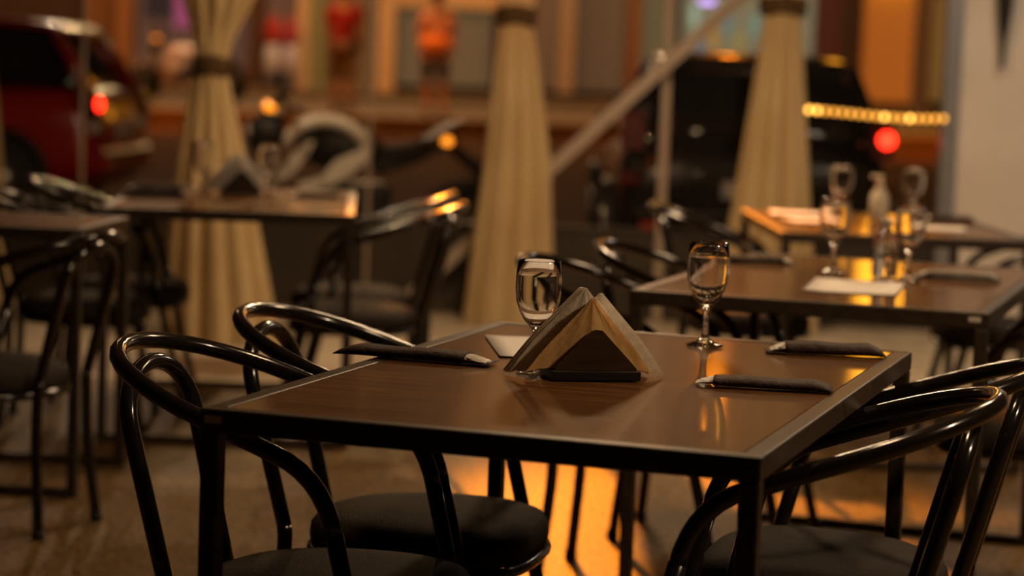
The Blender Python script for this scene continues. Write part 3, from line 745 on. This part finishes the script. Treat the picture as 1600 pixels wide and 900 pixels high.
def make_car(label, loc, rz, paint, lit_left, lit_right, rev=None, dz=0.0):
    """hatchback, rear bumper at x=0, nose at +x 3.9, y is across"""
    t = thing('car', label, 'car', loc, rz)
    body = [(0.0, .70, .38, .72), (0.04, .78, .28, .92), (0.16, .82, .22, .98), (0.5, .845, .20, .98), (1.2, .86, .20, .95), (2.2, .86, .20, .92), (2.9, .85, .20, .90), (3.3, .83, .22, .84), (3.65, .79, .25, .76), (3.84, .72, .30, .66), (3.9, .62, .36, .58)]
    loft('body', [rsec(x, hw, z0, z1, 4.5, 32, .94) for x, hw, z0, z1 in body], paint, t)
    cab = [(0.14, .66, .93, 1.00), (0.22, .69, .92, 1.14), (0.40, .70, .92, 1.36), (0.62, .70, .92, 1.42), (1.2, .70, .92, 1.44), (1.75, .70, .92, 1.42), (2.1, .69, .92, 1.30), (2.5, .68, .90, 1.06), (2.75, .66, .88, .95)]
    loft('glasshouse', [rsec(x, hw, z0, z1, 5, 28, .82) for x, hw, z0, z1 in cab], M_DGLASS, t)
    roof = [(0.24, .50, 1.32, 1.36), (0.36, .555, 1.35, 1.415), (0.62, .575, 1.37, 1.445), (1.2, .58, 1.385, 1.465), (1.75, .575, 1.37, 1.445), (1.95, .55, 1.33, 1.39)]
    loft('roof', [rsec(x, hw, z0, z1, 4, 20) for x, hw, z0, z1 in roof], paint, t)
    for s_ in (-1, 1):
        tube('pillar', [(0.10, s_ * .70, .94), (0.22, s_ * .645, 1.16), (0.38, s_ * .585, 1.37)], [.06, .05, .04], paint, t, 8)
        tube('pillar', [(1.45, s_ * .715, .93), (1.42, s_ * .66, 1.20), (1.40, s_ * .60, 1.40)], [.03, .03, .03], paint, t, 8)
        tube('pillar', [(2.68, s_ * .66, .92), (2.3, s_ * .63, 1.17), (1.92, s_ * .57, 1.37)], [.035, .032, .03], paint, t, 8)
        lm = M_TAIL if (lit_right if s_ < 0 else lit_left) else M_TAILD
        tl = extrude('tail_lamp', [(px_, pz_ + dz) for px_, pz_ in ((-0.012, .74), (0.10, .76), (0.17, .86), (0.15, .985), (0.03, .965), (-0.006, .86))], s_ * .66, s_ * .80, M_TAILD, t, 'xz', 0.012)
        if lm is M_TAIL: lathe('lamp_lens', [(0, -.02), (.035, -.018), (.05, 0), (.035, .018), (0, .02)], M_TAIL, tl, 16, (-0.005, s_ * .755, .855 + dz), 'x')
        box('reversing_lamp', (-0.012, s_ * .74 - .055, .655), (0.06, s_ * .74 + .055, .735), rev or M_PLATE, t, 0.01)
        for x in (0.68, 3.15):
            wv = lathe('wheel', [(0, -.10), (.19, -.10), (.27, -.095), (.30, -.06), (.305, 0), (.30, .06), (.27, .095), (.19, .10), (0, .10)], M_TYRE, t, 28, (x, s_ * .76, .305), 'y')
            lathe('rim', [(0, -.012), (.06, -.010), (.17, -.004), (.19, .004), (0.0, .012)], M_RIM, wv, 20, (0, s_ * .104, 0), 'y')
            lathe('arch', [(.31, -.03), (.36, -.03), (.36, .03), (.31, .03), (.31, -.03)], M_BLKPL, t, 28, (x, s_ * .842, .315), 'y')
        box('mirror', (2.32, s_ * .80 - .07, .92), (2.42, s_ * .80 + .07, 1.04), paint, t, 0.03)
    box('bumper', (-0.055, -.74, .36), (0.10, .74, .54), paint, t, 0.04)
    box('bumper_strip', (-0.068, -.70, .47), (0.0, .70, .515), M_BLKPL, t, 0.012)
    for s_ in (-1, 1): box('reflector', (-0.070, s_ * .60 - .07, .40), (-0.04, s_ * .60 + .07, .45), mat('red_reflector', (0.6, 0.05, 0.02), 0.3), t, 0.008)
    box('number_plate', (-0.022, -.20, .60), (0.0, .20, .70), M_PLATE, t, 0.004)
    return t
M_RED = mat('glossy_red_paint', (0.30, 0.010, 0.006), 0.28, 0, 0.5, coat=0.5)
M_BLACKP = mat('glossy_black_paint', (0.010, 0.009, 0.009), 0.25, 0, 0.5, coat=0.4)
make_car('red hatchback with a glowing red tail lamp parked outside at left', (-2.90, 17.2, 0), math.radians(176), M_RED, True, False)
make_car('black car seen from behind, parked outside the clear wall at right', (1.31, 12.75, 0.0), math.radians(90), M_BLACKP, False, True, M_TAILD, 0.12).scale = (.93, .93, .93)

def make_bike(label, cat, loc, rz, fairing, tank, name='motorcycle', dark=None):
    """faces -x; handlebar near x=-0.55, tail near x=+0.5"""
    t = thing(name, label, cat, loc, rz)
    for x in (-0.72, 0.58):
        wv = lathe('wheel', [(.20, -.05), (.26, -.06), (.29, -.04), (.30, 0), (.29, .04), (.26, .06), (.20, .05), (.20, -.05)], M_TYRE, t, 32, (x, 0, .30), 'y')
        lathe('rim', [(0, -.04), (.04, -.035), (.05, -.008), (.17, -.006), (.20, -.03), (.20, .03), (.17, .006), (.05, .008), (.04, .035), (0, .04)], M_RIM, wv, 24, None, 'y')
    for s_ in (-1, 1):
        tube('fork', [(-0.72, s_ * .085, .30), (-0.50, s_ * .085, .88)], .022, M_RIM, t, 10)
        tube('swing_arm', [(0.58, s_ * .07, .30), (0.10, s_ * .09, .36)], .022, M_BLKPL, t, 8)
        tube('handlebar', catmull([(-0.46, 0, .90), (-0.46, s_ * .12, .93), (-0.42, s_ * .26, .96), (-0.36, s_ * .36, .95)], 4), .012, M_BLKPL, t, 8)
        tube('mirror_stem', [(-0.44, s_ * .22, .96), (-0.50, s_ * .28, 1.10)], .007, M_BLKPL, t, 6)
        mr = lathe('mirror', [(0, -.012), (.045, -.012), (.052, 0), (.04, .014), (0, .018)], M_BLKPL, t, 16, (-0.50, s_ * .30, 1.12), 'x')
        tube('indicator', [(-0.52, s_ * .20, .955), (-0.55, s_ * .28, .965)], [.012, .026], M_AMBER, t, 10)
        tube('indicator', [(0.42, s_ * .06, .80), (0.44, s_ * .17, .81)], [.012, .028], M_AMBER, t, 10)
    box('engine', (-0.26, -.14, .28), (0.14, .14, .56), M_BLKPL, t, 0.04)
    tube('exhaust', [(-0.20, -.15, .34), (0.0, -.17, .24), (0.35, -.17, .30), (0.66, -.17, .40)], [.022, .026, .045, .05], M_RIM, t, 10)
    tk = [(-0.40, .05, .70, .78), (-0.34, .12, .66, .87), (-0.20, .15, .63, .90), (0.0, .14, .63, .86), (0.10, .09, .66, .78), (0.14, .04, .69, .74)]
    loft('fuel_tank', [rsec(x, hw, z0, z1, 2.6, 20) for x, hw, z0, z1 in tk], dark or tank, t)
    if dark:
        for s_ in (-1, 1):
            tube('tank_trim', catmull([(-0.46, s_ * .13, .74), (-0.40, s_ * .15, .84), (-0.27, s_ * .15, .895), (-0.12, s_ * .15, .875), (-0.02, s_ * .14, .80), (0.0, s_ * .13, .73)], 4), [.020, .026, .03, .034, .034, .034, .034, .034, .034, .034, .036, .038, .04, .04, .042, .042, .04, .038, .034, .03, .024], tank, t, 8)
            extrude('side_panel', [(-0.36, .50), (-0.20, .54), (-0.10, .60), (0.02, .70), (0.0, .76), (-0.10, .72), (-0.18, .68), (-0.24, .60), (-0.38, .54)], s_ * .15, s_ * .185, tank, t, 'xz', 0.008)
            extrude('side_panel', [(-0.50, .56), (-0.42, .58), (-0.33, .70), (-0.29, .79), (-0.36, .77), (-0.46, .64)], s_ * .14, s_ * .17, tank, t, 'xz', 0.008)
    for s_ in (-1, 1):
        f = [(-0.46, .84), (-0.36, .80), (-0.24, .66), (-0.10, .62), (-0.16, .50), (-0.36, .46), (-0.44, .60)]
        if not dark: extrude('side_fairing', f, s_ * .13, s_ * .16, fairing, t, 'xz', 0.008)
        extrude('tail_panel', [(0.02, .70), (0.26, .74), (0.46, .82), (0.44, .76), (0.24, .66), (0.06, .60)], s_ * .075, s_ * .10, dark or tank, t, 'xz', 0.006)
    hd = [(-0.66, .05, .74, .84), (-0.62, .11, .70, .90), (-0.54, .13, .69, .93), (-0.46, .11, .74, .92)]
    loft('headlamp_cowl', [rsec(x, hw, z0, z1, 2.4, 20) for x, hw, z0, z1 in hd], M_BLKPL, t)
    lathe('headlamp', [(0, -.01), (.05, -.008), (.075, .0), (.08, .02), (0, .03)], M_RIM, t, 20, (-0.665, 0, .80), 'x')
    ws = [(-0.60, .92), (-0.50, 1.02), (-0.44, 1.06), (-0.42, 1.05), (-0.47, .99), (-0.56, .91)]
    extrude('windscreen', ws, -.11, .11, M_DGLASS, t, 'xz', 0.01)
    se = [(0.06, .09, .70, .78), (0.14, .13, .68, .78), (0.26, .12, .70, .80), (0.40, .09, .75, .86), (0.50, .05, .80, .88)]
    loft('seat', [rsec(x, hw, z0, z1, 3, 20) for x, hw, z0, z1 in se], M_SEAT, t)
    tube('rear_fender', [(0.44, 0, .80), (0.62, 0, .66), (0.74, 0, .52)], [.03, .04, .05], M_BLKPL, t, 8)
    tube('grab_rail', catmull([(0.30, .11, .80), (0.48, .11, .90), (0.54, 0, .91), (0.48, -.11, .90), (0.30, -.11, .80)], 5), .010, M_RIM, t, 8)
    box('tail_lamp', (0.47, -.06, .76), (0.51, .06, .80), M_TAILD, t, 0.008)
    fm = [(-0.98, .30), (-0.94, .48), (-0.80, .60), (-0.64, .62), (-0.50, .55), (-0.52, .53), (-0.65, .60), (-0.80, .57), (-0.92, .46), (-0.96, .30)]
    extrude('front_mudguard', fm, -.055, .055, fairing, t)
    tube('kick_stand', [(0.0, -.12, .30), (0.06, -.26, .01)], .012, M_BLKPL, t, 8)
    return t
M_AMBER = mat('amber_lens_painted_glint', (0.8, 0.25, 0.02), 0.2, emit=(1.0, 0.30, 0.02), es=2.2)  # emission paints the street lamp's orange reflection into the lenses
M_FAIR = mat('pearl_white_fairing', (0.82, 0.78, 0.66), 0.25, 0, 0.5, coat=0.5)
M_TANK = mat('pearl_grey_tank', (0.42, 0.38, 0.32), 0.25, 0, 0.5, coat=0.5)
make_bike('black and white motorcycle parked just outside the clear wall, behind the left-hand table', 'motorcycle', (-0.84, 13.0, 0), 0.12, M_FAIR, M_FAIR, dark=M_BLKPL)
M_SILV = mat('pale_silver_paint', (0.70, 0.66, 0.68), 0.25, 0.3, 0.5, coat=0.4)
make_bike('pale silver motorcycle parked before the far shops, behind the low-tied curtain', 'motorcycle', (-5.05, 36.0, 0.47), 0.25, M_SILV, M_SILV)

# ------------------------------------------------------------------ people on the far pavement
def skin_mesh(name, verts, edges, radii, m, parent, root=0, sub=2):
    me = bpy.data.meshes.new(name); me.from_pydata(verts, edges, []); o = bpy.data.objects.new(name + '_src', me); C.objects.link(o)
    o.modifiers.new('s', 'SKIN'); sl = me.skin_vertices[0].data
    for i, r in enumerate(radii): sl[i].radius = r if isinstance(r, tuple) else (r, r); sl[i].use_root = (i == root)
    ss = o.modifiers.new('u', 'SUBSURF'); ss.levels = sub; ss.render_levels = sub
    dg = bpy.context.evaluated_depsgraph_get(); dg.update()
    me2 = bpy.data.meshes.new_from_object(o.evaluated_get(dg)); bpy.data.objects.remove(o)
    me2.name = name; me2.materials.clear(); me2.materials.append(m)
    me2.polygons.foreach_set('use_smooth', [True] * len(me2.polygons))
    ob = bpy.data.objects.new(name, me2); C.objects.link(ob); ob.parent = parent; return ob
M_SKIN = mat('skin', (0.42, 0.22, 0.13), 0.6)
M_HAIR = mat('dark_hair', (0.02, 0.014, 0.010), 0.7)
M_SHOE = mat('dark_shoe', (0.02, 0.018, 0.016), 0.6)
def person(label, loc, rz, k, top, bottom, stride=0.10, hem=0.45, vest=None, bag=None):
    t = thing('person', label, 'person', loc, rz); t.scale = (k, k, k)
    s = stride
    V = [(0, 0, .95), (0, 0, 1.12), (0, 0, 1.34), (0, 0, 1.47), (0, 0.0, 1.56), (0, .01, 1.66),
         (-.10, 0, .90), (-.11, s, .50), (-.11, s * .6, .10), (-.11, s * .6 - .13, .05),
         (.10, 0, .90), (.11, -s * .6, .50), (.11, -s, .10), (.11, -s - .13, .05),
         (-.19, 0, 1.40), (-.24, .03, 1.12), (-.23, -.06, .88), (.19, 0, 1.40), (.24, .02, 1.12), (.23, -.10, .90)]
    Ed = [(0, 1), (1, 2), (2, 3), (3, 4), (4, 5), (0, 6), (6, 7), (7, 8), (8, 9), (0, 10), (10, 11), (11, 12), (12, 13), (2, 14), (14, 15), (15, 16), (2, 17), (17, 18), (18, 19)]
    Rr = [(.15, .11), (.135, .10), (.165, .11), .075, .055, .095, .09, .062, .042, .036, .09, .062, .042, .036, .058, .043, .034, .058, .043, .034]
    skin_mesh('body', V, Ed, Rr, M_SKIN, t)
    skin_mesh('shirt', [V[0], V[1], V[2], (0, 0, 1.45), V[14], (-.235, .025, 1.17), V[17], (.235, .02, 1.17), (0, 0, .88)], [(0, 1), (1, 2), (2, 3), (2, 4), (4, 5), (2, 6), (6, 7), (8, 0)],
              [(.18, .135), (.175, .13), (.19, .135), .08, .082, .068, .082, .068, (.18, .135)], top, t)
    zk = hem
    def lerp(a_, b_, z): u = (a_[2] - z) / (a_[2] - b_[2]); return tuple(a_[i] + (b_[i] - a_[i]) * u for i in range(3))
    skin_mesh('shorts', [(0, 0, .97), V[6], lerp(V[6], V[7], .62), lerp(V[6], V[7], zk), V[10], lerp(V[10], V[11], .62), lerp(V[10], V[11], zk)], [(0, 1), (1, 2), (2, 3), (0, 4), (4, 5), (5, 6)],
              [(.165, .13), .112, .098, .095, .112, .098, .095], bottom, t)
    for q in (9, 13):
        x, y, _ = V[q]; sh = box('shoe', (x - .045, y - .06, 0.0), (x + .045, y + .20, .085), M_SHOE, t, 0.03)
    Vh = []; Fh = []; lathe('hair', [(0.0, .125), (.06, .115), (.10, .07), (.108, .01), (.10, -.04), (.085, -.06), (0.07, -.05)], M_HAIR, t, 20, (0, .018, 1.675))
    lathe('nose', [(0, -.02), (.012, -.015), (.016, 0), (.008, .02), (0, .025)], M_SKIN, t, 8, (0, -.098, 1.64))
    for s_ in (-1, 1):
        lathe('ear', [(0, -.03), (.012, -.02), (.016, 0), (.012, .02), (0, .03)], M_SKIN, t, 8, (s_ * .095, .0, 1.655))
        lathe('eye', [(0, -.008), (.007, -.004), (.008, 0), (.007, .004), (0, .008)], M_HAIR, t, 8, (s_ * .035, -.088, 1.67))
        # fingers
        hx, hy, hz = V[16] if s_ < 0 else V[19]
        for fi, ln in enumerate((.06, .07, .075, .065)):
            yy = hy - .028 + fi * .019
            tube('finger', [(hx, yy, hz - .01), (hx, yy - .006, hz - .04), (hx - s_ * .012, yy - .012, hz - .03 - ln)], [.010, .009, .007], M_SKIN, t, 6)
        tube('finger', [(hx, hy - .03, hz + .005), (hx - s_ * .01, hy - .058, hz - .03), (hx - s_ * .014, hy - .066, hz - .06)], [.011, .010, .008], M_SKIN, t, 6)
    if vest:
        lathe('reflective_band', [(.205, .0), (.215, .0), (.217, .25), (.207, .25), (.205, 0)], vest, t, 28, (0, 0, .87)).scale = (1, .75, 1)
    return t
person('person in a dark red t-shirt and olive shorts standing before the far shops', (-2.57, 34.0, 0.47), 2.9, 1.06,
       mat('dark_red_cotton', (0.28, 0.006, 0.008), .8), mat('olive_cotton', (0.13, 0.085, 0.035), .8), 0.05, 0.42)
person('person in a pale orange vest with a bright orange band, standing before the far shops', (-1.23, 34.0, 0.47), 0.2, 1.02,
       mat('salmon_vest_cloth', (0.70, 0.32, 0.18), .8), mat('dark_brown_cotton', (0.05, 0.028, 0.016), .8), 0.04, 0.44,
       vest=mat('bright_orange_band', (0.95, 0.26, 0.02), .7))
